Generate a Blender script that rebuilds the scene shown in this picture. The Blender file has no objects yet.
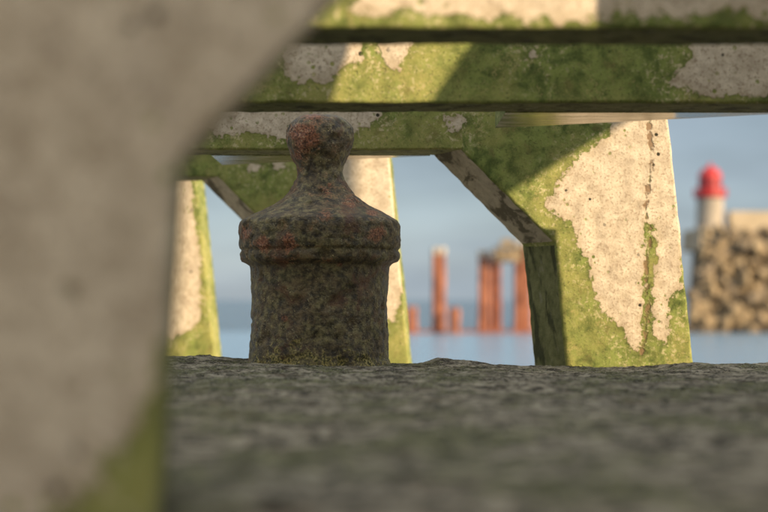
import bpy, bmesh, math, random
import numpy as np
from mathutils import Vector, noise, Matrix

# ------------------------------------------------------------------ frame of reference
# metres; the eye is at (0,0,EYE); x right, y away, z up.  A point seen u,v (768-wide picture
# units from the principal point) at depth D lies at x=u*D/F.
EYE = 0.105
F = 1500.0
K = 1.5                      # depth = d*K (metres)
SC = bpy.context.scene
COL = SC.collection

# ------------------------------------------------------------------ camera
cam_d = bpy.data.cameras.new('camera')
cam = bpy.data.objects.new('camera', cam_d); COL.objects.link(cam)
cam.location = (0, 0, EYE)
cam.rotation_euler = (math.radians(90), 0, 0)
cam_d.sensor_width = 36
cam_d.lens = F / 768 * 36
cam_d.shift_y = 44 / 768
cam_d.clip_start = 0.01
cam_d.clip_end = 60000
cam_d.dof.use_dof = True
cam_d.dof.focus_distance = 2.42
cam_d.dof.aperture_fstop = 3.6
cam_d.dof.aperture_blades = 9
SC.camera = cam

# ------------------------------------------------------------------ sky and sun
SUN_AZ = 52.4                # degrees to the right of straight behind the camera
SUN_EL = 15.0
az, el = math.radians(SUN_AZ), math.radians(SUN_EL)
to_sun = Vector((math.sin(az) * math.cos(el), -math.cos(az) * math.cos(el), math.sin(el)))
world = bpy.data.worlds.new('World'); SC.world = world
world.use_nodes = True
wn = world.node_tree; wn.nodes.clear()
w_out = wn.nodes.new('ShaderNodeOutputWorld')
w_bg = wn.nodes.new('ShaderNodeBackground')
w_sky = wn.nodes.new('ShaderNodeTexSky')
w_sky.sky_type = 'NISHITA'; w_sky.sun_disc = False
w_sky.sun_elevation = math.radians(SUN_EL)
w_sky.sun_rotation = math.radians(180 - SUN_AZ)
w_sky.air_density = 1.0; w_sky.dust_density = 0.6; w_sky.ozone_density = 2.0
w_bg.inputs['Strength'].default_value = 0.15
# a grey-blue bank of stratus round the whole horizon, with a paler unseen overhead added to lift the fill
w_tc = wn.nodes.new('ShaderNodeTexCoord')
w_map = wn.nodes.new('ShaderNodeVectorMath'); w_map.operation = 'MULTIPLY'; w_map.inputs[1].default_value = (1.0, 1.0, 4.5)
w_no = wn.nodes.new('ShaderNodeTexNoise'); w_no.inputs['Scale'].default_value = 2.6; w_no.inputs['Detail'].default_value = 5; w_no.inputs['Roughness'].default_value = 0.5
w_mr = wn.nodes.new('ShaderNodeMapRange'); w_mr.interpolation_type = 'SMOOTHSTEP'
for k_, v_ in (('From Min', 0.30), ('From Max', 0.72), ('To Min', 0.88), ('To Max', 1.0)): w_mr.inputs[k_].default_value = v_
w_mix = wn.nodes.new('ShaderNodeMix'); w_mix.data_type = 'RGBA'
w_sep = wn.nodes.new('ShaderNodeSeparateXYZ'); wn.links.new(w_tc.outputs['Generated'], w_sep.inputs[0])
w_el = wn.nodes.new('ShaderNodeMapRange'); w_el.interpolation_type = 'SMOOTHSTEP'
for k_, v_ in (('From Min', 0.13), ('From Max', 0.42), ('To Min', 0.0), ('To Max', 1.0)): w_el.inputs[k_].default_value = v_
wn.links.new(w_sep.outputs['Z'], w_el.inputs['Value'])
w_cc = wn.nodes.new('ShaderNodeMix'); w_cc.data_type = 'RGBA'
w_cc.inputs[6].default_value = (0.93, 1.13, 1.34, 1); w_cc.inputs[7].default_value = (2.75, 2.82, 2.80, 1)
wn.links.new(w_el.outputs[0], w_cc.inputs[0]); 
w_m2 = wn.nodes.new('ShaderNodeVectorMath'); w_m2.operation = 'MULTIPLY'; w_m2.inputs[1].default_value = (1.0, 1.0, 3.2)
w_n2 = wn.nodes.new('ShaderNodeTexNoise'); w_n2.inputs['Scale'].default_value = 6.5; w_n2.inputs['Detail'].default_value = 4
w_r2 = wn.nodes.new('ShaderNodeMapRange')
for k_, v_ in (('From Min', 0.32), ('From Max', 0.68), ('To Min', 0.84), ('To Max', 1.18)): w_r2.inputs[k_].default_value = v_
w_v2 = wn.nodes.new('ShaderNodeVectorMath'); w_v2.operation = 'SCALE'
wn.links.new(w_tc.outputs['Generated'], w_m2.inputs[0]); wn.links.new(w_m2.outputs[0], w_n2.inputs['Vector'])
wn.links.new(w_n2.outputs['Fac'], w_r2.inputs['Value']); wn.links.new(w_r2.outputs[0], w_v2.inputs['Scale'])
wn.links.new(w_cc.outputs[2], w_v2.inputs[0]); wn.links.new(w_v2.outputs[0], w_mix.inputs[7])
wn.links.new(w_tc.outputs['Generated'], w_map.inputs[0]); wn.links.new(w_map.outputs[0], w_no.inputs['Vector'])
wn.links.new(w_no.outputs['Fac'], w_mr.inputs['Value']); wn.links.new(w_mr.outputs[0], w_mix.inputs[0])
wn.links.new(w_sky.outputs[0], w_mix.inputs[6]); wn.links.new(w_mix.outputs[2], w_bg.inputs['Color'])
wn.links.new(w_bg.outputs[0], w_out.inputs['Surface'])
sun_d = bpy.data.lights.new('sun', 'SUN')
sun_d.energy = 4.0; sun_d.angle = math.radians(0.45); sun_d.color = (1.0, 0.78, 0.50)
sun = bpy.data.objects.new('sun', sun_d); COL.objects.link(sun)
sun.rotation_euler = (-to_sun).to_track_quat('-Z', 'Y').to_euler()
sun.location = to_sun * 30

vs = SC.view_settings
vs.view_transform = 'Standard'; vs.look = 'None'; vs.gamma = 1.0; vs.use_curve_mapping = False
vs.exposure = 1.12

# ------------------------------------------------------------------ helpers
def tag(o, label=None, cat=None, group=None, kind=None):
    if label: o['label'] = label
    if cat: o['category'] = cat
    if group: o['group'] = group
    if kind: o['kind'] = kind
    return o

def empty(name, loc=(0, 0, 0)):
    o = bpy.data.objects.new(name, None); COL.objects.link(o)
    o.location = loc; o.empty_display_size = 0.1
    return o

def link(name, me, mat, parent=None, loc=None):
    """mesh given in world coordinates; child of parent keeps world position"""
    o = bpy.data.objects.new(name, me); COL.objects.link(o)
    mats = mat if isinstance(mat, (list, tuple)) else [mat]
    if not me.materials:
        for m in mats: me.materials.append(m)
    if parent is not None:
        o.parent = parent
        o.location = -Vector(parent.matrix_basis.translation) if loc is None else loc
        if parent.parent is not None and loc is None:
            o.location -= Vector(parent.parent.matrix_basis.translation)
    elif loc is not None:
        o.location = loc
    return o

def from_bm(name, bm):
    me = bpy.data.meshes.new(name); bm.to_mesh(me); bm.free(); return me

def smooth(me, on=True):
    me.polygons.foreach_set('use_smooth', [on] * len(me.polygons))

class NT:
    """small node-tree builder"""
    def __init__(s, name):
        s.m = bpy.data.materials.new(name); s.m.use_nodes = True
        s.t = s.m.node_tree; s.t.nodes.clear()
        s.out = s.n('ShaderNodeOutputMaterial')
        s.p = s.n('ShaderNodeBsdfPrincipled')
        s.l(s.p.outputs[0], s.out.inputs['Surface'])
    def n(s, t, **kw):
        x = s.t.nodes.new(t)
        for k, v in kw.items(): setattr(x, k, v)
        return x
    def l(s, a, b): s.t.links.new(a, b)
    def put(s, sock, v):
        if isinstance(v, bpy.types.NodeSocket): s.l(v, sock)
        elif isinstance(v, (tuple, list)) and len(v) == 3 and sock.type == 'RGBA': sock.default_value = (*v, 1)
        else: sock.default_value = v
    def math(s, op, a, b=0.0, c=None, clamp=False):
        x = s.n('ShaderNodeMath', operation=op, use_clamp=clamp)
        s.put(x.inputs[0], a); s.put(x.inputs[1], b)
        if c is not None: s.put(x.inputs[2], c)
        return x.outputs[0]
    def step(s, v, a, b, lo=0.0, hi=1.0):
        x = s.n('ShaderNodeMapRange', interpolation_type='SMOOTHSTEP')
        s.put(x.inputs['Value'], v)
        for k, q in (('From Min', a), ('From Max', b), ('To Min', lo), ('To Max', hi)): s.put(x.inputs[k], q)
        return x.outputs[0]
    def mix(s, f, a, b, blend='MIX'):
        x = s.n('ShaderNodeMix', data_type='RGBA', blend_type=blend)
        s.put(x.inputs[0], f); s.put(x.inputs[6], a); s.put(x.inputs[7], b)
        return x.outputs[2]
    def attr(s, name):
        return s.n('ShaderNodeAttribute', attribute_name=name).outputs['Fac']
    def coords(s, rnd=True):
        tc = s.n('ShaderNodeTexCoord').outputs['Object']
        if not rnd: return tc
        oi = s.n('ShaderNodeObjectInfo').outputs['Random']
        cb = s.n('ShaderNodeCombineXYZ')
        s.l(s.math('MULTIPLY', oi, 37.0), cb.inputs[0]); s.l(s.math('MULTIPLY', oi, 91.0), cb.inputs[2])
        va = s.n('ShaderNodeVectorMath', operation='ADD')
        s.l(tc, va.inputs[0]); s.l(cb.outputs[0], va.inputs[1])
        return va.outputs[0]
    def scale(s, v, xyz):
        x = s.n('ShaderNodeVectorMath', operation='MULTIPLY'); s.l(v, x.inputs[0]); x.inputs[1].default_value = xyz
        return x.outputs[0]
    def noise(s, v, sc, det=6, rough=0.55, dist=0.0, col=False):
        x = s.n('ShaderNodeTexNoise'); s.l(v, x.inputs['Vector'])
        x.inputs['Scale'].default_value = sc; x.inputs['Detail'].default_value = det
        x.inputs['Roughness'].default_value = rough; x.inputs['Distortion'].default_value = dist
        return x.outputs['Color' if col else 'Fac']
    def voro(s, v, sc, feature='F1', rnd=1.0):
        x = s.n('ShaderNodeTexVoronoi', feature=feature); s.l(v, x.inputs['Vector'])
        x.inputs['Scale'].default_value = sc; x.inputs['Randomness'].default_value = rnd
        return x
    def bump(s, h, strength=0.5, dist=0.002, normal=None):
        x = s.n('ShaderNodeBump'); s.put(x.inputs['Height'], h)
        x.inputs['Strength'].default_value = strength; x.inputs['Distance'].default_value = dist
        if normal is not None: s.l(normal, x.inputs['Normal'])
        return x.outputs[0]
    def set(s, **kw):
        names = {'color': 'Base Color', 'rough': 'Roughness', 'normal': 'Normal', 'metal': 'Metallic', 'spec': 'Specular IOR Level'}
        for k, v in kw.items(): s.put(s.p.inputs[names[k]], v)
        return s.m

# ------------------------------------------------------------------ materials
def concrete_material(name, algae_only=False):
    t = NT(name); v = t.coords()
    n_big = t.noise(v, 9, 5, 0.6); n_mid = t.noise(v, 45, 6, 0.62, 0.4); n_fine = t.noise(v, 230, 5, 0.65)
    n_edge = t.noise(v, 75, 5, 0.56, 0.3)
    # ragged patch edge from the smooth distance kept on the vertices
    sd = t.math('ADD', t.attr('patch'), t.math('MULTIPLY', t.math('SUBTRACT', n_edge, 0.5), 26.0))
    sd = t.math('ADD', sd, t.math('MULTIPLY', t.math('SUBTRACT', n_fine, 0.5), 7.0))
    cream_m = t.step(sd, -0.7, 0.9)
    rim = t.math('MULTIPLY', t.step(sd, -7.0, -0.5), t.step(sd, 0.6, -0.4))
    # specks of algae eating into the cream
    vs1 = t.voro(v, 70); r1 = t.noise(v, 30, 3)
    holes = t.math('MULTIPLY', t.step(vs1.outputs['Distance'], 0.26, 0.17), t.step(r1, 0.47, 0.56))
    holes = t.math('MULTIPLY', holes, t.step(sd, 40.0, 6.0))
    cream_m = t.math('MULTIPLY', cream_m, t.math('SUBTRACT', 1.0, holes))
    # cream lime render
    c = t.mix(t.step(n_mid, 0.32, 0.68), (0.44, 0.365, 0.275), (0.64, 0.55, 0.43))
    c = t.mix(t.step(n_big, 0.55, 0.75, 0, 0.45), c, (0.36, 0.30, 0.24))
    c = t.mix(t.step(n_fine, 0.52, 0.64, 0, 0.68), c, (0.25, 0.18, 0.12))
    n_spk = t.noise(v, 420, 3, 0.6)
    c = t.mix(t.math('MULTIPLY', t.step(n_spk, 0.60, 0.70), t.step(n_mid, 0.44, 0.60, 0.1, 0.9)), c, (0.11, 0.085, 0.055))
    c = t.mix(t.step(n_spk, 0.40, 0.30, 0, 0.5), c, (0.70, 0.61, 0.49))
    c = t.mix(t.math('MULTIPLY', t.step(sd, 9.0, 0.5), 0.32), c, (0.33, 0.255, 0.15))
    vs2 = t.voro(v, 38)
    pits = t.math('MULTIPLY', t.step(t.math('ADD', vs2.outputs['Distance'], t.math('MULTIPLY', n_fine, 0.12)), 0.20, 0.15), t.step(t.noise(v, 13, 2), 0.50, 0.58))
    c = t.mix(pits, c, (0.035, 0.032, 0.02))
    # algae
    g = t.mix(t.step(n_mid, 0.30, 0.66), (0.072, 0.098, 0.025), (0.215, 0.255, 0.068))
    g = t.mix(t.step(n_big, 0.42, 0.68), g, t.mix(n_fine, (0.180, 0.195, 0.048), (0.37, 0.35, 0.12)))
    g = t.mix(t.step(n_fine, 0.54, 0.68, 0, 0.7), g, (0.042, 0.056, 0.016))
    g = t.mix(t.math('MULTIPLY', t.step(n_spk, 0.56, 0.68), t.step(n_big, 0.36, 0.60, 0.15, 0.8)), g, (0.33, 0.285, 0.11))
    g = t.mix(t.step(t.noise(v, 26, 5, 0.7), 0.56, 0.72, 0, 0.5), g, (0.15, 0.115, 0.045))
    vd = t.n('ShaderNodeVectorMath', operation='MULTIPLY_ADD'); t.l(t.noise(v, 130, 3, 0.6, 0, True), vd.inputs[0]); vd.inputs[1].default_value = (0.007, 0.007, 0.007); t.l(v, vd.inputs[2])
    vs3 = t.voro(vd.outputs[0], 150)
    ring = t.math('MULTIPLY', t.step(vs3.outputs['Distance'], 0.22, 0.34), t.step(vs3.outputs['Distance'], 0.56, 0.42))
    lich = t.math('MULTIPLY', ring, t.step(t.noise(v, 16, 4, 0.6), 0.50, 0.60))
    lich = t.math('MULTIPLY', lich, t.step(n_edge, 0.40, 0.56))
    g = t.mix(t.math('MULTIPLY', lich, 0.5), g, (0.40, 0.33, 0.14))
    g = t.mix(t.math('MULTIPLY', rim, 0.25), g, (0.045, 0.052, 0.014))
    fleck = t.math('MULTIPLY', t.step(t.noise(v, 150, 5, 0.7), 0.52, 0.60), t.step(sd, -45.0, -4.0, 0.05, 0.9))
    g = t.mix(t.math('MULTIPLY', fleck, t.step(n_mid, 0.42, 0.56)), g, (0.47, 0.41, 0.24))
    col = t.mix(cream_m, g, c)
    crack = t.step(t.math('ADD', t.math('ADD', t.attr('crack'), t.math('MULTIPLY', t.math('SUBTRACT', n_edge, 0.5), 11.0)), t.math('MULTIPLY', t.math('SUBTRACT', n_mid, 0.5), 12.0)), 2.6, 0.4)
    col = t.mix(t.math('MULTIPLY', crack, 0.85), col, t.mix(t.step(n_mid, 0.45, 0.55), (0.20, 0.125, 0.07), (0.115, 0.11, 0.035)))
    h = t.math('ADD', t.math('MULTIPLY', n_fine, 0.5), t.math('MULTIPLY', n_mid, 0.5))
    h = t.math('ADD', h, t.math('MULTIPLY', cream_m, 0.30))
    h = t.math('SUBTRACT', h, t.math('MULTIPLY', pits, 0.9))
    h = t.math('SUBTRACT', h, t.math('MULTIPLY', crack, 0.8))
    return t.set(color=col, rough=0.88, spec=0.25, normal=t.bump(t.math('ADD', h, t.math('MULTIPLY', n_spk, 0.12)), 0.75, 0.0026))

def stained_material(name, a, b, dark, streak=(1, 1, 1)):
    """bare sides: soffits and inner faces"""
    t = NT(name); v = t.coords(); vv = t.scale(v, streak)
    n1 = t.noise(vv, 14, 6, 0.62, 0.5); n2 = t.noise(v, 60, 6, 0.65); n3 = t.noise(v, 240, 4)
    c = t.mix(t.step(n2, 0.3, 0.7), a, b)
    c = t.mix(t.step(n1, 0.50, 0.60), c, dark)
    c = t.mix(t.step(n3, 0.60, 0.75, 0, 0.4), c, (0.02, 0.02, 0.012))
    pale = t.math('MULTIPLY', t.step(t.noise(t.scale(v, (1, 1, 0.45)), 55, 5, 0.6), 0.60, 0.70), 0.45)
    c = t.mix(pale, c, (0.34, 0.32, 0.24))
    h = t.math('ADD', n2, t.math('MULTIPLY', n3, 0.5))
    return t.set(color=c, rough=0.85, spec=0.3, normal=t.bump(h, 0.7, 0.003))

M_CONC = concrete_material('weathered_concrete')
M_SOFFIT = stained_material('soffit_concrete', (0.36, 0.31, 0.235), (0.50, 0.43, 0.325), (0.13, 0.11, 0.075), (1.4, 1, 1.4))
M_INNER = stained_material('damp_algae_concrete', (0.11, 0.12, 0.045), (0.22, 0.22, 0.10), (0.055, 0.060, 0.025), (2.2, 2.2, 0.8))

def damp_underside():
    t = NT('trowelled_damp_underside'); v = t.coords(); vv = t.scale(v, (1, 5, 1))
    n1 = t.noise(vv, 12, 5, 0.6); n2 = t.noise(v, 70, 5)
    c = t.mix(t.step(n1, 0.35, 0.65), (0.10, 0.075, 0.05), (0.24, 0.19, 0.13))
    c = t.mix(t.step(n2, 0.55, 0.7, 0, 0.6), c, (0.05, 0.055, 0.02))
    return t.set(color=c, rough=t.step(n1, 0.3, 0.7, 0.10, 0.28), spec=0.6, normal=t.bump(n1, 0.10, 0.002))
M_UNDER = damp_underside()

def iron_material():
    t = NT('corroded_cast_iron'); v = t.coords(False)
    n1 = t.noise(v, 24, 7, 0.66, 0.4); n2 = t.noise(v, 85, 7, 0.66); n3 = t.noise(v, 300, 5, 0.6); n4 = t.noise(v, 11, 4, 0.6)
    c = t.mix(t.step(n2, 0.34, 0.66), (0.038, 0.029, 0.018), (0.23, 0.172, 0.095))
    bl = t.step(t.math('ADD', t.math('MULTIPLY', t.noise(v, 32, 7, 0.72, 0.6), 0.7), t.math('MULTIPLY', n2, 0.3)), 0.47, 0.58)
    c = t.mix(t.math('MULTIPLY', bl, 0.55), c, t.mix(t.step(n2, 0.40, 0.62), (0.095, 0.092, 0.040), (0.34, 0.305, 0.145)))
    c = t.mix(t.math('MULTIPLY', t.step(t.noise(v, 15, 6, 0.68, 0.5), 0.53, 0.63), 0.7), c, t.mix(n2, (0.060, 0.026, 0.016), (0.25, 0.11, 0.062)))
    # rust
    r = t.math('ADD', t.attr('rust'), t.math('MULTIPLY', t.math('SUBTRACT', n2, 0.5), 1.5))
    r = t.math('ADD', r, t.math('MULTIPLY', t.math('SUBTRACT', n1, 0.5), 1.3))
    rm = t.step(r, 0.36, 0.80, 0, 0.92)
    rc = t.mix(t.step(n3, 0.34, 0.66), (0.085, 0.028, 0.017), (0.48, 0.19, 0.10))
    c = t.mix(rm, c, rc)
    # moss and yellow lichen towards the foot
    ms = t.math('ADD', t.attr('moss'), t.math('MULTIPLY', t.math('SUBTRACT', n1, 0.5), 1.7))
    ms = t.step(t.math('ADD', ms, t.math('MULTIPLY', t.math('SUBTRACT', n2, 0.5), 1.2)), 0.40, 0.70)
    mc = t.mix(t.step(n3, 0.40, 0.62), (0.050, 0.053, 0.014), (0.46, 0.37, 0.12))
    c = t.mix(ms, c, mc)
    vo = t.voro(v, 210)
    spk = t.math('MULTIPLY', t.step(vo.outputs['Distance'], 0.30, 0.18), t.step(t.noise(v, 70, 3), 0.56, 0.66))
    c = t.mix(t.math('MULTIPLY', spk, 0.85), c, (0.52, 0.42, 0.22))
    c = t.mix(t.math('MULTIPLY', t.step(n3, 0.56, 0.66, 0, 0.7), t.step(n1, 0.44, 0.62, 0.0, 1.0)), c, (0.44, 0.40, 0.26))
    c = t.mix(t.step(n3, 0.42, 0.33, 0, 0.6), c, (0.018, 0.016, 0.011))
    h = t.math('ADD', t.math('MULTIPLY', n2, 0.8), t.math('MULTIPLY', n3, 0.6))
    h = t.math('ADD', h, t.math('MULTIPLY', spk, 0.2))
    return t.set(color=c, rough=t.step(n2, 0.35, 0.65, 0.42, 0.72), spec=0.5, normal=t.bump(h, 1.0, 0.0045))
M_IRON = iron_material()

def ground_material():
    t = NT('lichened_quay_stone'); v = t.coords(False)
    n0 = t.noise(v, 4.5, 5, 0.6); n1 = t.noise(v, 30, 8, 0.72); n2 = t.noise(v, 110, 6, 0.66); n3 = t.noise(v, 380, 4)
    c = t.mix(t.step(n1, 0.40, 0.60), (0.066, 0.056, 0.041), (0.50, 0.445, 0.34))
    moss = t.step(t.math('ADD', t.math('MULTIPLY', t.noise(v, 7, 6, 0.65, 0.4), 0.75), t.math('MULTIPLY', n2, 0.25)), 0.47, 0.57)
    c = t.mix(t.math('MULTIPLY', moss, 0.8), c, t.mix(t.step(n2, 0.36, 0.64), (0.055, 0.064, 0.026), (0.24, 0.245, 0.115)))
    c = t.mix(t.step(t.noise(v, 48, 6, 0.72), 0.51, 0.60, 0, 0.85), c, (0.030, 0.028, 0.020))
    c = t.mix(t.step(n3, 0.56, 0.66, 0, 0.8), c, (0.52, 0.49, 0.42))
    c = t.mix(t.math('MULTIPLY', t.step(t.noise(v, 9, 4), 0.60, 0.68), 0.4), c, (0.15, 0.10, 0.06))
    h = t.math('ADD', n2, t.math('MULTIPLY', n3, 0.5))
    return t.set(color=c, rough=0.95, spec=0.15, normal=t.bump(h, 1.0, 0.007))
M_GROUND = ground_material()

def plain(name, c1, c2, sc=6, rough=0.8, bd=0.01, bs=0.5, metal=0.0):
    t = NT(name); v = t.coords()
    n = t.noise(v, sc, 6, 0.62); n2 = t.noise(v, sc * 7, 4)
    c = t.mix(t.step(n, 0.3, 0.7), c1, c2)
    c = t.mix(t.step(n2, 0.58, 0.75, 0, 0.4), c, tuple(x * 0.5 for x in c1))
    return t.set(color=c, rough=rough, metal=metal, normal=t.bump(n2, bs, bd))
M_RUST = plain('rusted_steel', (0.20, 0.070, 0.040), (0.44, 0.175, 0.095), 0.9, 0.85, 0.03)
M_RUSTD = plain('dark_rusted_steel', (0.16, 0.05, 0.028), (0.30, 0.10, 0.05), 1.2, 0.85, 0.03)
M_PALE = plain('guano_crust', (0.36, 0.31, 0.25), (0.52, 0.46, 0.38), 2, 0.9, 0.02)
M_RED = plain('red_lantern_paint', (0.40, 0.022, 0.024), (0.50, 0.035, 0.035), 1.0, 0.45, 0.004)
M_TOWER = plain('pale_tower_render', (0.31, 0.265, 0.215), (0.40, 0.345, 0.28), 0.8, 0.85, 0.02)
M_MOLE = plain('mole_masonry', (0.30, 0.245, 0.165), (0.42, 0.34, 0.24), 0.5, 0.9, 0.04)
M_ROCK = [plain('armour_rock_ochre', (0.18, 0.13, 0.075), (0.34, 0.255, 0.15), 0.7, 0.92, 0.08),
          plain('armour_rock_brown', (0.13, 0.098, 0.058), (0.26, 0.19, 0.115), 0.7, 0.92, 0.08),
          plain('armour_rock_dark', (0.13, 0.10, 0.066), (0.23, 0.175, 0.115), 0.7, 0.92, 0.08)]
M_QUAY = plain('quay_masonry', (0.12, 0.105, 0.085), (0.22, 0.20, 0.16), 3, 0.9, 0.01)
M_LEDGE = plain('pale_bounce_ledge', (0.46, 0.42, 0.35), (0.60, 0.55, 0.46), 3, 0.9, 0.004)  # hidden from view; kept pale to bounce sunlight up onto the soffits
M_WALLB = plain('added_block_grey', (0.30, 0.27, 0.23), (0.40, 0.37, 0.31), 3, 0.9, 0.004)  # grey of the added shade slabs and the bounce wall's cap

def water(name, deep, sc, dist, rough, streak):
    t = NT(name); v = t.coords(False); vv = t.scale(v, streak)
    n1 = t.noise(vv, sc, 5, 0.55, 0.6); n2 = t.noise(vv, sc * 4.3, 4, 0.55)
    h = t.math('ADD', n1, t.math('MULTIPLY', n2, 0.35))
    return t.set(color=deep, rough=rough, spec=0.5, normal=t.bump(h, 1.0, dist))
M_SEA = water('open_sea', (0.030, 0.085, 0.145), 0.22, 2.4, 0.18, (1, 1, 1))
M_HARB = water('sheltered_water', (0.15, 0.27, 0.40), 0.5, 0.8, 0.22, (0.35, 1, 1))

# ------------------------------------------------------------------ setting: water, quay
def sheet(name, x0, x1, y0, y1, z, mat, kind='structure'):
    bm = bmesh.new()
    bm.faces.new([bm.verts.new(p) for p in ((x0, y0, z), (x1, y0, z), (x1, y1, z), (x0, y1, z))])
    o = link(name, from_bm(name, bm), mat); tag(o, kind=kind); return o
WATER = EYE - 3.1
sea = sheet('sea', -22000, 22000, -600, 40000, WATER, M_SEA)
harb = sheet('harbour_water', -700, 700, 5.0, 146, WATER + 0.01, M_HARB)

def axis(a, b, fine0, fine1, step, coarse):
    lo = list(np.arange(a, fine0, coarse)); mid = list(np.arange(fine0, fine1, step)); hi = list(np.arange(fine1, b, coarse)) + [b]
    return np.array(lo + mid + hi)
def build_ground():
    xs = axis(-9, 9, -0.95, 0.95, 0.0036, 0.12)
    ys = np.concatenate([np.arange(-6, 0.5, 0.15), np.arange(0.5, 1.7, 0.009), np.arange(1.7, 2.63, 0.0040)])
    nx, ny = len(xs), len(ys)
    X, Y = np.meshgrid(xs, ys)
    Z = np.zeros_like(X)
    fr = noise.fractal
    for j in range(ny):
        yy = ys[j]
        for i in range(nx):
            xx = xs[i]
            Z[j, i] = 0.0055 * fr((xx * 5, yy * 5, 3.1), 1.0, 2.0, 5) + 0.0020 * fr((xx * 48, yy * 44, 7.7), 0.4, 2.1, 5)
    # a worn hollow towards the right leg, a slight crown on the left, and small hummocks on the arris
    edge = np.clip((Y - 1.9) / 0.6, 0, 1)
    Z += edge * (-0.010 * np.exp(-((X - 0.36) / 0.28) ** 2) + 0.006 * np.exp(-((X + 0.36) / 0.16) ** 2) + 0.004 * np.exp(-((X - 0.75) / 0.2) ** 2))
    for hx, hy, hw, hh in ((0.125, 2.5, 0.045, 0.010), (0.09, 2.52, 0.02, 0.006), (-0.30, 2.52, 0.03, 0.006), (0.52, 2.55, 0.03, 0.004)):
        Z += hh * np.exp(-((X - hx) / hw) ** 2 - ((Y - hy) / 0.05) ** 2)
    Z -= np.clip((Y - 2.575) / 0.05, 0, 1) ** 2 * 0.05
    co = np.stack([X, Y, Z], -1).reshape(-1, 3)
    last = co[-nx:].copy(); last[:, 2] = -0.13; co = np.vstack([co, last]); ny2 = ny + 1
    idx = np.arange(nx * ny2).reshape(ny2, nx)
    q = np.stack([idx[:-1, :-1], idx[:-1, 1:], idx[1:, 1:], idx[1:, :-1]], -1).reshape(-1, 4)
    me = bpy.data.meshes.new('quay_paving'); me.vertices.add(len(co)); me.vertices.foreach_set('co', co.ravel())
    me.loops.add(q.size); me.loops.foreach_set('vertex_index', q.ravel())
    me.polygons.add(len(q)); me.polygons.foreach_set('loop_start', np.arange(0, q.size, 4)); me.polygons.foreach_set('loop_total', np.full(len(q), 4))
    me.update(calc_edges=True); smooth(me)
    o = link('quay_paving', me, M_GROUND); tag(o, kind='structure')
    return o
build_ground()

def box_bm(x0, x1, y0, y1, z0, z1, bevel=0.0):
    bm = bmesh.new(); bmesh.ops.create_cube(bm, size=1)
    for v in bm.verts:
        v.co = Vector(((x0 + x1) / 2 + v.co.x * (x1 - x0), (y0 + y1) / 2 + v.co.y * (y1 - y0), (z0 + z1) / 2 + v.co.z * (z1 - z0)))
    if bevel: bmesh.ops.bevel(bm, geom=bm.edges[:], offset=bevel, segments=2, affect='EDGES', profile=0.6)
    return bm
LEDGE = -0.115
tag(link('quay_ledge', from_bm('quay_ledge', box_bm(-9, 9, 2.45, 4.6, WATER - 1, LEDGE, 0.02)), M_LEDGE), kind='structure')
tag(link('quay_body', from_bm('quay_body', box_bm(-9, 9, -6, 2.44, WATER - 1, -0.05)), M_QUAY), kind='structure')

# ------------------------------------------------------------------ the row of concrete trestles
STEP = 0.490           # each trestle stands this much further left than the one before
DEPTH = 0.098
def sd_poly(px, py, poly):
    """signed distance (positive inside)"""
    px = np.asarray(px, float); py = np.asarray(py, float)
    d = np.full(px.shape, 1e9); inside = np.zeros(px.shape, bool)
    n = len(poly)
    for i in range(n):
        ax, ay = poly[i]; bx, by = poly[(i + 1) % n]
        ex, ey = bx - ax, by - ay; L = ex * ex + ey * ey + 1e-9
        tt = np.clip(((px - ax) * ex + (py - ay) * ey) / L, 0, 1)
        d = np.minimum(d, np.hypot(px - ax - tt * ex, py - ay - tt * ey))
        c = ((ay > py) != (by > py)) & (px < (bx - ax) * (py - ay) / (by - ay + 1e-12) + ax)
        inside ^= c
    return np.where(inside, d, -d)

def prism(front, rear, y0, y1, seams, cell, mats_by_side):
    """front/rear: outlines (x,z) of equal length, counter-clockwise seen from the camera;
    seams: side indices left open where the piece is cast on to its neighbour"""
    bm = bmesh.new(); n = len(front)
    a = [bm.verts.new((x, y0, z)) for x, z in front]; b = [bm.verts.new((x, y1, z)) for x, z in rear]
    bm.faces.new(a).material_index = 0
    f = bm.faces.new(b[::-1]); f.material_index = 0
    for i in range(n):
        if i in seams: continue
        j = (i + 1) % n
        q = bm.faces.new((a[j], a[i], b[i], b[j])); q.material_index = mats_by_side.get(i, 0)
    bm.normal_update()
    bmesh.ops.recalc_face_normals(bm, faces=bm.faces[:])
    bmesh.ops.bevel(bm, geom=[e for e in bm.edges if len(e.link_faces) == 2], offset=0.0038, segments=2, affect='EDGES', profile=0.55, clamp_overlap=True)
    def cut(co, no): bmesh.ops.bisect_plane(bm, geom=bm.verts[:] + bm.edges[:] + bm.faces[:], plane_co=co, plane_no=no, dist=1e-6)
    xs = [p[0] for p in front + rear]; zs = [p[1] for p in front + rear]
    for x in np.arange(min(xs) + cell * 0.6, max(xs) - cell * 0.4, cell): cut((x, 0, 0), (1, 0, 0))
    for z in np.arange(min(zs) + cell * 0.6, max(zs) - cell * 0.4, cell): cut((0, 0, z), (0, 0, 1))
    for y in np.arange(y0 + 0.02, y1 - 0.01, 0.02): cut((0, y, 0), (0, 1, 0))
    return bm

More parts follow.
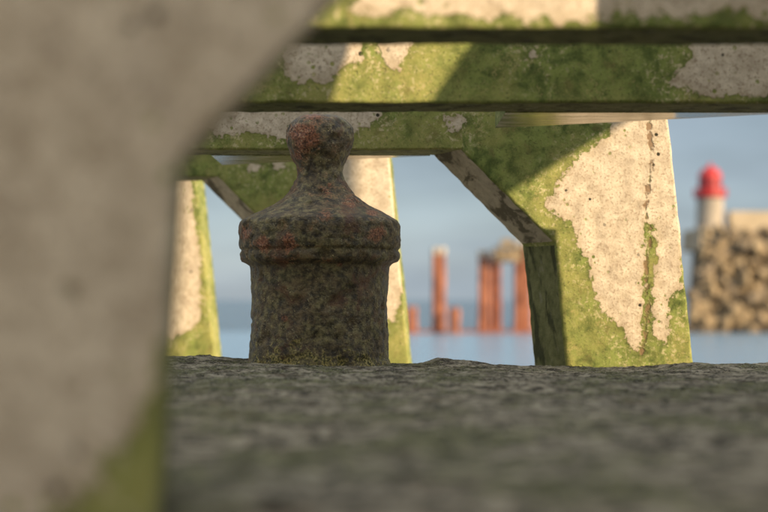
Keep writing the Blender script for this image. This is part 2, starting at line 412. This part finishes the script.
def trestle(k, d, offx, foot, cell, patches, crack=None, label='', left_patch=None):
    """k: index; d: depth factor of the front face; offx: shift along x of the whole frame"""
    y0 = d * K; y1 = y0 + DEPTH
    root = empty('concrete_trestle', (offx - 0.63, y0 + DEPTH / 2, foot))
    tag(root, label, 'trestle', 'row of concrete trestles on the quay')
    zb = foot - EYE
    def w(pts): return [(x / 1000 + offx, z / 1000 + EYE) for x, z in pts]
    zbm = zb * 1000
    def finish(name, bm, mats, amp=0.0012, bev=0.0035):
        for v in bm.verts:
            v.co += Vector((noise.noise(v.co * 9), noise.noise(v.co * 9 + Vector((5, 1, 2))), noise.noise(v.co * 9 + Vector((1, 8, 3))))) * amp
            v.co += noise.noise_vector(v.co * 48) * 0.0016 if cell < 0.013 else Vector((0, 0, 0))
        me = from_bm(name, bm)
        co = np.zeros(len(me.vertices) * 3); me.vertices.foreach_get('co', co); co = co.reshape(-1, 3)
        u = 384 + co[:, 0] / co[:, 1] * F; v_ = 300 - (co[:, 2] - EYE) / co[:, 1] * F
        # where the render has fallen away, told in the trestle's own plane
        u = 384 + co[:, 0] / y0 * F; v_ = 300 - (co[:, 2] - EYE) / y0 * F
        s = np.full(len(co), -60.0)
        for p in patches: s = np.maximum(s, sd_poly(u, v_, p))
        if k == 3: s = np.minimum(s, -sd_poly(u, v_, [(644, 222), (656, 222), (657, 262), (653, 300), (651, 356), (638, 356), (643, 300)]) + 1.0)
        s = s * (d / 1.5)
        s = np.where(co[:, 1] > y0 + 0.012, -14.0, s)
        cr = np.full(len(co), 60.0)
        if crack is not None:
            for (ax, ay), (bx, by) in zip(crack[:-1], crack[1:]):
                tt = np.clip(((u - ax) * (bx - ax) + (v_ - ay) * (by - ay)) / ((bx - ax) ** 2 + (by - ay) ** 2), 0, 1)
                cr = np.minimum(cr, np.hypot(u - ax - tt * (bx - ax), v_ - ay - tt * (by - ay)))
        if k == 0: cr = np.maximum(0, cr - 5) * 0.45
        for nm, arr in (('patch', s), ('crack', cr)):
            at = me.attributes.new(nm, 'FLOAT', 'POINT'); at.data.foreach_set('value', arr.astype(np.float32))
        smooth(me)
        o = link(name, me, mats, root)
        wnm = o.modifiers.new('even_faces', 'WEIGHTED_NORMAL'); wnm.mode = 'FACE_AREA'; wnm.weight = 70
        return o
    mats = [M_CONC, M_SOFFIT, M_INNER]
    TOP, BOT = 362, 267
    # right leg with its slanting haunch; the inner side flares towards the back
    xi = 304 + (101 - zbm) * 0.0955; xo = 507 + (304 - zbm) * 0.10
    Rf = [(xi, zbm), (xo, zbm), (507, 304), (501, TOP), (139, TOP), (139, BOT), (304, 101)]
    Rr = [(xi - 49, zbm), (xo + 9, zbm), (516, 304), (510, TOP), (139, TOP), (90, BOT), (255, 101)]
    Rr[4] = (90, TOP)
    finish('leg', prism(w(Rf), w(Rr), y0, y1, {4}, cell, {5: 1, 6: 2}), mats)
    # left leg
    L0 = -1569; zc = 68
    Lf = [(L0 - 205 - (101 - zbm) * 0.10, zbm), (L0 - (zc - zbm) * 0.06, zbm), (L0, zc), (L0 + (BOT - zc) * 0.97, BOT), (L0 + (BOT - zc) * 0.97, TOP), (L0 - 200, TOP), (L0 - 205, 304)]
    Lr = list(Lf); Lr[1] = (Lf[1][0] - 9, zbm); Lr[2] = (L0 - 9, zc + 6); Lr[3] = (Lf[3][0] - 20, BOT); Lr[4] = (Lf[4][0] - 20, TOP)
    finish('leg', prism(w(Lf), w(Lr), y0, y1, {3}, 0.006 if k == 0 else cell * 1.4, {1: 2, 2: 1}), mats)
    xl = Lf[3][0]
    Bf = [(xl, BOT), (139, BOT), (139, TOP), (xl, TOP)]
    Br = [(xl - 20, BOT), (90, BOT), (90, TOP), (xl - 20, TOP)]
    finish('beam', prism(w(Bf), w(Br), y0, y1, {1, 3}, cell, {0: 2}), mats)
    # tapering rib cast on the back of the beam, trowelled smooth underneath
    bm = bmesh.new()
    pts = [(-640, 0), (-314, 0.185), (85, 0.004), (85, -0.004), (-640, -0.004)]
    pts = [(-318, -0.004), (85, -0.004), (85, 0.004), (-318, 0.186)]
    lo = [bm.verts.new((x / 1000 + offx, y1 + y + 0.004, EYE + 0.266)) for x, y in pts]
    hi = [bm.verts.new((x / 1000 + offx, y1 + y + 0.004, EYE + 0.330)) for x, y in pts]
    bm.faces.new(lo).material_index = 1; bm.faces.new(hi[::-1])
    for i in range(4):
        j = (i + 1) % 4; bm.faces.new((lo[j], lo[i], hi[i], hi[j]))
    bmesh.ops.recalc_face_normals(bm, faces=bm.faces[:])
    me = from_bm('rib', bm)
    for nm, val in (('patch', -14.0), ('crack', 60.0)):
        at = me.attributes.new(nm, 'FLOAT', 'POINT'); at.data.foreach_set('value', np.full(len(me.vertices), val, np.float32))
    link('rib', me, [M_CONC, M_UNDER], root)
    return root

D_ = [0.48, 0.982, 1.355, 1.776, 2.16, 2.54]
OFF = [3 * STEP, 2 * STEP, STEP, 0.0, -0.497, -0.983]
trestle(0, D_[0], OFF[0], -0.012, 0.016,
        [[(-400, -300), (400, -500), (480, -60), (196, 150), (180, 300), (150, 405), (118, 450), (75, 500), (40, 540), (-400, 560)]],
        crack=[(70, 286), (74, 294)], label='nearest concrete trestle, blurred bare grey leg filling the left foreground')
trestle(1, D_[1], OFF[1], -0.012, 0.012,
        [[(335, -80), (360, 4), (352, 9), (375, 14), (405, 8), (430, 16), (480, 19), (540, 20), (606, 18), (622, 3), (640, 16), (690, 20), (712, 9), (724, 2), (745, 16), (800, 22), (800, -80)],
         [(-500, 0), (100, -20), (200, 20), (100, 40), (-500, 30)]],
        label='concrete trestle whose sunlit cream and green beam crosses the top edge')
trestle(2, D_[2], OFF[2], -0.012, 0.008,
        [[(289, 30), (287, 62), (291, 82), (304, 84), (318, 77), (330, 81), (345, 66), (361, 60), (364, 30)],
         [(376, 30), (379, 57), (391, 66), (396, 72), (404, 58), (414, 46), (414, 30)],
         [(693, 30), (691, 58), (675, 72), (671, 84), (690, 90), (706, 95), (768, 97), (900, 99), (900, 30)],
         [(528, 50), (530, 58), (536, 56), (535, 49)],
         [(1040, 110), (1180, 120), (1200, 330), (1080, 340)]],
        label='concrete trestle with cream flaked beam directly above the bollard knob')
trestle(3, D_[3], OFF[3], LEDGE, 0.007,
        [[(150, 100), (212, 128), (218, 137), (250, 131), (280, 140), (318, 138), (352, 141), (362, 127), (381, 121), (381, 95)],
         [(445, 118), (450, 130), (460, 132), (466, 120), (462, 112)],
         [(610, 100), (612, 133), (590, 150), (572, 162), (563, 176), (551, 196), (544, 206), (556, 214), (572, 222), (575, 240), (588, 262), (592, 285), (602, 310), (612, 318), (622, 330), (630, 345), (640, 354), (645, 330), (650, 300), (655, 335), (664, 345), (668, 330), (668, 300), (682, 285), (684, 210), (676, 100)]],
        crack=[(649, 120), (652, 165), (646, 205), (651, 238), (645, 262), (649, 300), (643, 352)],
        label='concrete trestle with sunlit cream flaking leg standing right of the bollard')
trestle(4, D_[4], OFF[4], LEDGE, 0.010,
        [[(338, 120), (338, 180), (330, 230), (345, 300), (380, 320), (394, 322), (404, 290), (401, 220), (397, 120)],
         [(245, 166), (252, 174), (262, 168), (256, 160)], [(270, 160), (275, 170), (285, 168), (282, 160)]],
        label='concrete trestle whose leg shows directly behind the right side of the bollard')
trestle(5, D_[5], OFF[5], LEDGE, 0.010,
        [[(120, 150), (120, 320), (150, 330), (172, 338), (190, 330), (200, 320), (201, 260), (193, 210), (190, 150)]],
        label='farthest concrete trestle, leg with green right edge seen left of the bollard')

# ------------------------------------------------------------------ the mooring bollard
def bollard():
    d = 1.667; s = d / 1000
    cx, cy = (319.5 - 384) * s, d * K
    root = empty('mooring_bollard', (cx, cy, -0.006))
    tag(root, 'rusty dark cast iron mooring bollard with round knob on top', 'bollard')
    prof = [(374, 70.5), (369, 72), (364, 71), (358, 69.3), (345, 68.6), (330, 68.4), (300, 68.2), (275, 68.2), (268, 68.6), (266, 69.2),
            (263.6, 72), (262.2, 76.2), (259, 78.6), (255, 79.2), (252.5, 79.0), (251.2, 78.0), (249.8, 78.2), (248.2, 80.2), (244, 81), (236, 81.2), (228, 81.0), (224, 80.5), (221, 78.6),
            (219, 75.5), (215, 67), (210, 56.5), (205, 47), (199, 39), (194, 33), (189, 29), (184, 25.8), (179, 23.2), (174.5, 22.2), (170, 22.3), (165, 23.6),
            (159, 26.4), (153, 29.6), (147, 32.2), (141, 33.8), (135, 34.2), (129, 33.2), (124, 30.8), (120, 27), (117, 21.5), (115.2, 14), (114.5, 7), (114.3, 0.0)]
    splits = [('column', 374, 266), ('collar', 266, 221), ('shoulder', 221, 174.5), ('knob', 174.5, 114.3)]
    ys = np.array([p[0] for p in prof][::-1]); rs = np.array([p[1] for p in prof][::-1])
    NSEG = 200
    rust_px = [(306, 140, 15, 1.0), (312, 122, 12, .6), (300, 158, 9, .5), (268, 245, 7, 1.0), (294, 246, 8, 1.0), (341, 266, 3.5, .9), (288, 317, 5, 1.0), (345, 300, 5, .6),
               (262, 284, 4, .5), (330, 196, 14, .5), (376, 238, 9, .7), (250, 236, 9, .7), (328, 219, 10, .6), (372, 215, 8, .7), (352, 205, 8, .5), (330, 262, 12, .3), (290, 262, 14, .4), (300, 172, 8, .5)]
    for name, ya, yb in splits:
        n = max(8, int(abs(ya - yb) * s / 0.0022))
        yy = np.linspace(ya, yb, n)
        # smooth monotone sampling of the profile
        rr = np.interp(yy, ys, rs)
        verts = []; rust = []; moss = []
        for y, r in zip(yy, rr):
            z = (300 - y) * s + EYE
            # the casting leans a touch
            lean = (z - 0.1) * 0.004
            for q in range(NSEG):
                a = 2 * math.pi * q / NSEG
                ca, sa = math.cos(a), math.sin(a)
                p = Vector((ca * r * s, sa * r * s, z))
                amp = min(1.0, r / 20)
                dr = 0.0034 * noise.fractal(p * 16, 1.0, 2.0, 4) + (0.0013 if y > 266 else 0.0020) * noise.fractal(p * 75, 0.8, 2.0, 4)
                pit = noise.noise(p * 34 + Vector((3, 9, 1)))
                if pit > 0.28: dr -= (pit - 0.28) * 0.014
                if y > 340: dr += 0.004 * max(0, noise.fractal(p * 30 + Vector((9, 0, 0)), 1, 2, 3)) * (y - 340) / 30
                rf = 0.0
                if sa < 0.3:
                    ux = 319.5 + ca * r
                    for (rx, ry, rw, ra) in rust_px:
                        dd = ((ux - rx) ** 2 + (y - ry) ** 2) / (rw * rw)
                        if dd < 6:
                            g = math.exp(-dd); rf = max(rf, ra * g)
                            if rw < 9 and ra > 0.85: dr += 0.0035 * math.exp(-dd * 1.6) - 0.003 * math.exp(-dd * 9)
                rust.append(rf * 0.72 + (0.27 if y < 176 else 0.22 if y < 265 else 0.07)); moss.append(max(0.0, (y - 318) / 52) * 0.66 + 0.05)
                k = (r * s + dr * amp)
                verts.append((cx + lean + ca * k, cy + sa * k, z + 0.0012 * noise.noise(p * 25) * amp))
        faces = []
        for i in range(n - 1):
            for q in range(NSEG):
                q2 = (q + 1) % NSEG
                faces.append((i * NSEG + q, i * NSEG + q2, (i + 1) * NSEG + q2, (i + 1) * NSEG + q))
        me = bpy.data.meshes.new(name); me.from_pydata(verts, [], faces); me.update(); smooth(me)
        for nm, arr in (('rust', rust), ('moss', moss)):
            at = me.attributes.new(nm, 'FLOAT', 'POINT'); at.data.foreach_set('value', np.array(arr, np.float32))
        link(name, me, M_IRON, root)
bollard()

# ------------------------------------------------------------------ rusty piles standing off the quay
PD = 141.0
def wx(px, D=PD): return (px - 384) * D / F
def wz(py, D=PD): return EYE + (300 - py) * D / F
def pile(x0, x1, ytop, D, mat, label, crust=True):
    a, b = wx(x0, D), wx(x1, D); wd = b - a; zt = wz(ytop, D); z0 = WATER - 0.5
    root = empty('steel_pile', ((a + b) / 2, D, WATER)); tag(root, label, 'pile', 'rusty steel piles in the water')
    # box pile of two troughs: outline with deep corrugation, ragged top
    t = wd * 0.16
    out = [(a, 0), (a + t, -wd * .28), (a + wd * .36, -wd * .28), (a + wd * .46, -wd * .02), (a + wd * .54, -wd * .02), (a + wd * .64, -wd * .28), (b - t, -wd * .28), (b, 0),
           (b - t, wd * .28), (a + wd * .64, wd * .28), (a + wd * .54, wd * .04), (a + wd * .46, wd * .04), (a + wd * .36, wd * .28), (a + t, wd * .28)]
    def shaft(zb, zt_, grow, rag):
        bm = bmesh.new(); rings = []; cxx = (a + b) / 2
        zz = np.linspace(zb, zt_, 9)
        for i, z in enumerate(zz):
            rg = []
            for j, (x, y) in enumerate(out):
                q = Vector((x * 1.3, y * 1.3, z * 0.6))
                j1 = noise.noise(q) * 0.07
                top = noise.noise(Vector((x * 5, y * 5, zt_))) * rag if i == len(zz) - 1 else 0
                rg.append(bm.verts.new((cxx + (x - cxx) * grow + j1, D + y * grow + j1, z + top)))
            rings.append(rg)
        for r0, r1 in zip(rings[:-1], rings[1:]):
            for j in range(len(out)):
                j2 = (j + 1) % len(out); bm.faces.new((r0[j], r0[j2], r1[j2], r1[j]))
        bm.faces.new(rings[-1])
        return bm
    link('shaft', from_bm('shaft', shaft(z0, zt, 1.0, 0.25)), mat, root)
    if crust: link('crust', from_bm('crust', shaft(zt - 0.32, zt + 0.28, 1.06, 0.2)), M_PALE, root)
    return root
pile(406.5, 417, 307, PD, M_RUST, 'short rusty pile stump nearest the bollard', False)
pile(432, 445.5, 251, PD, M_RUST, 'tall lone rusty pile with pale crusted top')
pile(449, 460, 308, PD - 2, M_RUST, 'short rusty pile stump right of the lone tall pile', False)
pile(478, 490, 254, PD, M_RUST, 'tall rusty pile, left one of the touching pair')
pile(490.5, 501, 256, PD + 1.5, M_RUSTD, 'tall darker rusty pile, right one of the touching pair')
pile(514, 531, 246, PD + 1, M_RUST, 'tall wide rusty pile half hidden by the trestle leg')
# rubble-choked head beam joining the pair and the wide pile
root = empty('timber_head_beam', (wx(507), PD + 0.5, wz(262)))
tag(root, 'brown broken beam lodged between the tops of the tall piles', 'beam')
bm = box_bm(wx(494), wx(520), PD - 1.5, PD - 0.3, wz(262), wz(248), 0.1)
bmesh.ops.subdivide_edges(bm, edges=bm.edges[:], cuts=4, use_grid_fill=True)
for v in bm.verts: v.co += noise.noise_vector(v.co * 1.4) * 0.32
link('beam_stub', from_bm('beam_stub', bm), M_ROCK[1], root)
bm = box_bm(wx(499), wx(513), PD - 1.7, PD - 0.6, wz(247), wz(241), 0.1)
bmesh.ops.subdivide_edges(bm, edges=bm.edges[:], cuts=3, use_grid_fill=True)
for v in bm.verts: v.co += noise.noise_vector(v.co * 1.9) * 0.28
link('debris', from_bm('debris', bm), M_ROCK[0], root)
# low rusty sill that carries the piles
bm = box_bm(wx(330), wx(620), PD - 0.9, PD + 2.0, WATER - 0.5, WATER + 0.22, 0.08)
bmesh.ops.subdivide_edges(bm, edges=[e for e in bm.edges if abs((e.verts[0].co - e.verts[1].co).x) > 5], cuts=60)
for v in bm.verts: v.co += noise.noise_vector(v.co * 0.8) * 0.16
tag(link('pile_sill', from_bm('pile_sill', bm), M_RUSTD), 'low dark rusty sill along the waterline under the piles', 'sill')

# ------------------------------------------------------------------ lighthouse on its mole
def lathe(name, pts, cx, cy, mat, parent, seg=40, sm=True):
    bm = bmesh.new(); rings = []
    for r, z in pts:
        rings.append([bm.verts.new((cx + math.cos(2 * math.pi * i / seg) * r, cy + math.sin(2 * math.pi * i / seg) * r, z)) for i in range(seg)])
    for r0, r1 in zip(rings[:-1], rings[1:]):
        for i in range(seg):
            j = (i + 1) % seg; bm.faces.new((r0[i], r0[j], r1[j], r1[i]))
    bm.faces.new(rings[0][::-1]); bm.faces.new(rings[-1])
    bmesh.ops.recalc_face_normals(bm, faces=bm.faces[:])
    me = from_bm(name, bm)
    o = link(name, me, mat, parent)
    if sm:
        smooth(me); md = o.modifiers.new('edges', 'EDGE_SPLIT'); md.split_angle = math.radians(35)
    return o
LD = 150.0
def R(px): return px * LD / F
lx = wx(710, LD)
lh = empty('lighthouse', (lx, LD, wz(232, LD)))
tag(lh, 'small lighthouse with red lantern and pale tower on the rocky mole', 'lighthouse')
Z = lambda y: wz(y, LD)
lathe('tower', [(R(14.6), Z(236)), (R(13.8), Z(226)), (R(13.0), Z(200)), (R(13.6), Z(198.5))], lx, LD, M_TOWER, lh)
gal = lathe('gallery', [(R(13.4), Z(198.4)), (R(16.5), Z(196.5)), (R(16.5), Z(194.5)), (R(11), Z(194.3))], lx, LD, M_RED, lh)
for i in range(20):
    a = 2 * math.pi * i / 20
    lathe('railing_post', [(0.045, Z(194.6)), (0.045, Z(188.6))], lx + math.cos(a) * R(15.8), LD + math.sin(a) * R(15.8), M_RED, gal, 6, False)
for zz in (189.0, 191.5):
    bm = bmesh.new()
    for i in range(40):
        a0, a1 = 2 * math.pi * i / 40, 2 * math.pi * (i + 1) / 40
        for r0, r1, za, zb2 in ((15.5, 16.1, 0, 0),):
            vs4 = []
            for a in (a0, a1):
                for rr_ in (r0, r1):
                    for dz in (-0.035, 0.035):
                        vs4.append(bm.verts.new((lx + math.cos(a) * R(rr_), LD + math.sin(a) * R(rr_), Z(zz) + dz)))
            for f in ((0, 1, 5, 4), (2, 6, 7, 3), (1, 3, 7, 5), (0, 4, 6, 2)): bm.faces.new([vs4[q] for q in f])
    bmesh.ops.remove_doubles(bm, verts=bm.verts[:], dist=0.002)
    link('handrail', from_bm('handrail', bm), M_RED, gal)
lathe('lantern', [(R(11.0), Z(194.2)), (R(10.8), Z(179)), (R(11.8), Z(178)), (R(11.8), Z(176.8))], lx, LD, M_RED, lh)
lan_pane = plain('lantern_glass', (0.25, 0.03, 0.03), (0.34, 0.05, 0.05), 1, 0.15, 0.001)
for i in range(10):
    a = 2 * math.pi * (i + 0.5) / 10
    bm = box_bm(-0.26, 0.26, -0.03, 0.03, -0.42, 0.42)
    bmesh.ops.rotate(bm, verts=bm.verts[:], matrix=Matrix.Rotation(a + math.pi / 2, 3, 'Z'))
    bmesh.ops.translate(bm, verts=bm.verts[:], vec=(lx + math.cos(a) * R(10.9), LD + math.sin(a) * R(10.9), Z(184)))
    link('lantern_pane', from_bm('lantern_pane', bm), lan_pane, lh)
lathe('dome', [(R(11.6), Z(176.7)), (R(10.6), Z(173.5)), (R(8.6), Z(170.5)), (R(5.8), Z(168)), (R(3), Z(166.7)), (R(1.6), Z(166.2))], lx, LD, M_RED, lh)
lathe('finial', [(R(1.5), Z(166.3)), (R(2.0), Z(165.2)), (R(1.3), Z(164)), (R(0.3), Z(162.5))], lx, LD, M_RED, lh, 16)

mole = empty('rock_mole', (wx(770, LD), LD, WATER))
tag(mole, 'rocky mole with pale masonry wall carrying the lighthouse', 'mole')
def hull(name, x0, x1, y0, y1, z0, z1, mat, batter=0.0, cuts=6, amp=0.1):
    bm = box_bm(x0, x1, y0, y1, z0, z1)
    for v in bm.verts:
        if v.co.z > (z0 + z1) / 2:
            v.co.y += batter if v.co.y < (y0 + y1) / 2 else -batter
            if v.co.x < (x0 + x1) / 2: v.co.x += batter * 0.5
    bmesh.ops.subdivide_edges(bm, edges=bm.edges[:], cuts=cuts, use_grid_fill=True)
    for v in bm.verts: v.co += noise.noise_vector(v.co * 0.7) * amp
    return link(name, from_bm(name, bm), mat, mole)
hull('platform', wx(694, LD), wx(1150, LD), LD - 3.2, LD + 6, Z(250), Z(229), M_MOLE, 0.1, 6, 0.06)
hull('parapet_wall', wx(727, LD), wx(1150, LD), LD - 1.4, LD + 0.4, Z(229.2), Z(212), M_MOLE, 0.05, 8, 0.05)
hull('core', wx(699, LD), wx(1150, LD), LD - 4.5, LD + 7, WATER - 1, Z(248), M_ROCK[1], 1.2, 6, 0.2)
rng = random.Random(5)
rock_meshes = []
for i in range(7):
    bm = bmesh.new()
    for q in range(17):
        p = Vector((rng.gauss(0, 1), rng.gauss(0, 1), rng.gauss(0, 1))).normalized() * rng.uniform(0.85, 1.15)
        bm.verts.new(p)
    bmesh.ops.convex_hull(bm, input=bm.verts[:])
    bmesh.ops.delete(bm, geom=[v for v in bm.verts if not v.link_faces], context='VERTS')
    bmesh.ops.bevel(bm, geom=bm.edges[:], offset=0.07, segments=1, affect='EDGES')
    rock_meshes.append(from_bm('boulder', bm))
for i, me in enumerate(rock_meshes): me.materials.append(M_ROCK[(0, 1, 0, 2, 1, 0, 2)[i]])
rows = 12
cnt = 0
for r in range(rows):
    fz = r / (rows - 1)
    z = WATER + 0.1 + fz * (Z(233) - WATER - 0.2)
    y = LD - 9.2 + fz * 5.6
    x = wx(673 + 30 * fz ** 1.5 + rng.uniform(-3, 3), LD)
    while x < wx(860, LD):
        s = rng.uniform(0.45, 0.95)
        o = bpy.data.objects.new('boulder', rock_meshes[rng.randrange(7) if r > 0 else rng.choice((3, 6, 1))]); COL.objects.link(o); o.parent = mole
        o.location = Vector((x, y + rng.uniform(-0.8, 0.8), z + rng.uniform(-0.5, 0.5) * (1 if 0 < r < rows - 1 else 0.4))) - mole.location
        o.rotation_euler = (rng.uniform(0, 6), rng.uniform(0, 6), rng.uniform(0, 6)); o.scale = (s * rng.uniform(0.95, 1.45), s, s * rng.uniform(0.7, 1.0))
        x += s * rng.uniform(1.15, 1.55); cnt += 1


# ------------------------------------------------------------------ slab and block added out of view, right of and behind the camera, to cast shade
TAZ = math.tan(az); TEL = math.tan(el) / math.cos(az)
def slab(name, D, thick, outline, label, cat):
    """upright slab at depth D; outline given where its shade falls: (x + D*tan(az), z + D*tan(el)/cos(az)) about the eye"""
    pts = [(u - TAZ * D, (EYE + q - TEL * D) if q is not None else -0.02) for u, q in outline]
    bm = bmesh.new()
    a = [bm.verts.new((x, D - thick / 2, z)) for x, z in pts]; b = [bm.verts.new((x, D + thick / 2, z)) for x, z in pts]
    bm.faces.new(a); bm.faces.new(b[::-1])
    for i in range(len(pts)):
        j = (i + 1) % len(pts); bm.faces.new((a[j], a[i], b[i], b[j]))
    bmesh.ops.recalc_face_normals(bm, faces=bm.faces[:])
    bmesh.ops.bevel(bm, geom=bm.edges[:], offset=0.006, segments=2, affect='EDGES')
    return tag(link(name, from_bm(name, bm), M_WALLB), label, cat)
slab('shade_slab', 1.25, 0.10,  # added unseen; notch and overhang are cut to shape the lit patches
     [(2.17, None), (4.7, None), (4.7, 1.02), (3.56, 1.02), (3.56, 1.30), (4.09, 1.625), (4.09, 1.88), (2.96, 1.88), (2.87, 1.34), (2.71, 1.11), (2.50, 1.11), (2.575, 1.34), (2.54, 1.40), (2.19, 1.40)],
     'notched grey slab added between the trestles right of the camera to cast shade', 'shade slab')
slab('shade_block', -0.4, 0.28, [(0.45, None), (2.3, None), (2.3, 0.79), (0.45, 0.79)],  # added unseen to keep the near ground and leg in shade
     'plain grey block added behind the camera to cast shade', 'block')

# pale wall added unseen, left of and behind the camera, to bounce sunlight
wall = empty('bounce_wall', (-2.6, -2.2, 0.0))
tag(wall, 'pale grey wall added behind and left of the camera to bounce sunlight', 'wall')
M_BOUNCE = plain('bounce_wall_pale', (0.40, 0.385, 0.35), (0.50, 0.48, 0.44), 2, 0.9, 0.004)
link('bounce_wall_face', from_bm('bounce_wall_face', box_bm(-2.9, -2.45, -5.8, 0.2, -0.02, 2.2, 0.02)), M_BOUNCE, wall)
link('bounce_wall_cap', from_bm('bounce_wall_cap', box_bm(-2.97, -2.38, -5.85, 0.25, 2.203, 2.32, 0.02)), M_WALLB, wall)
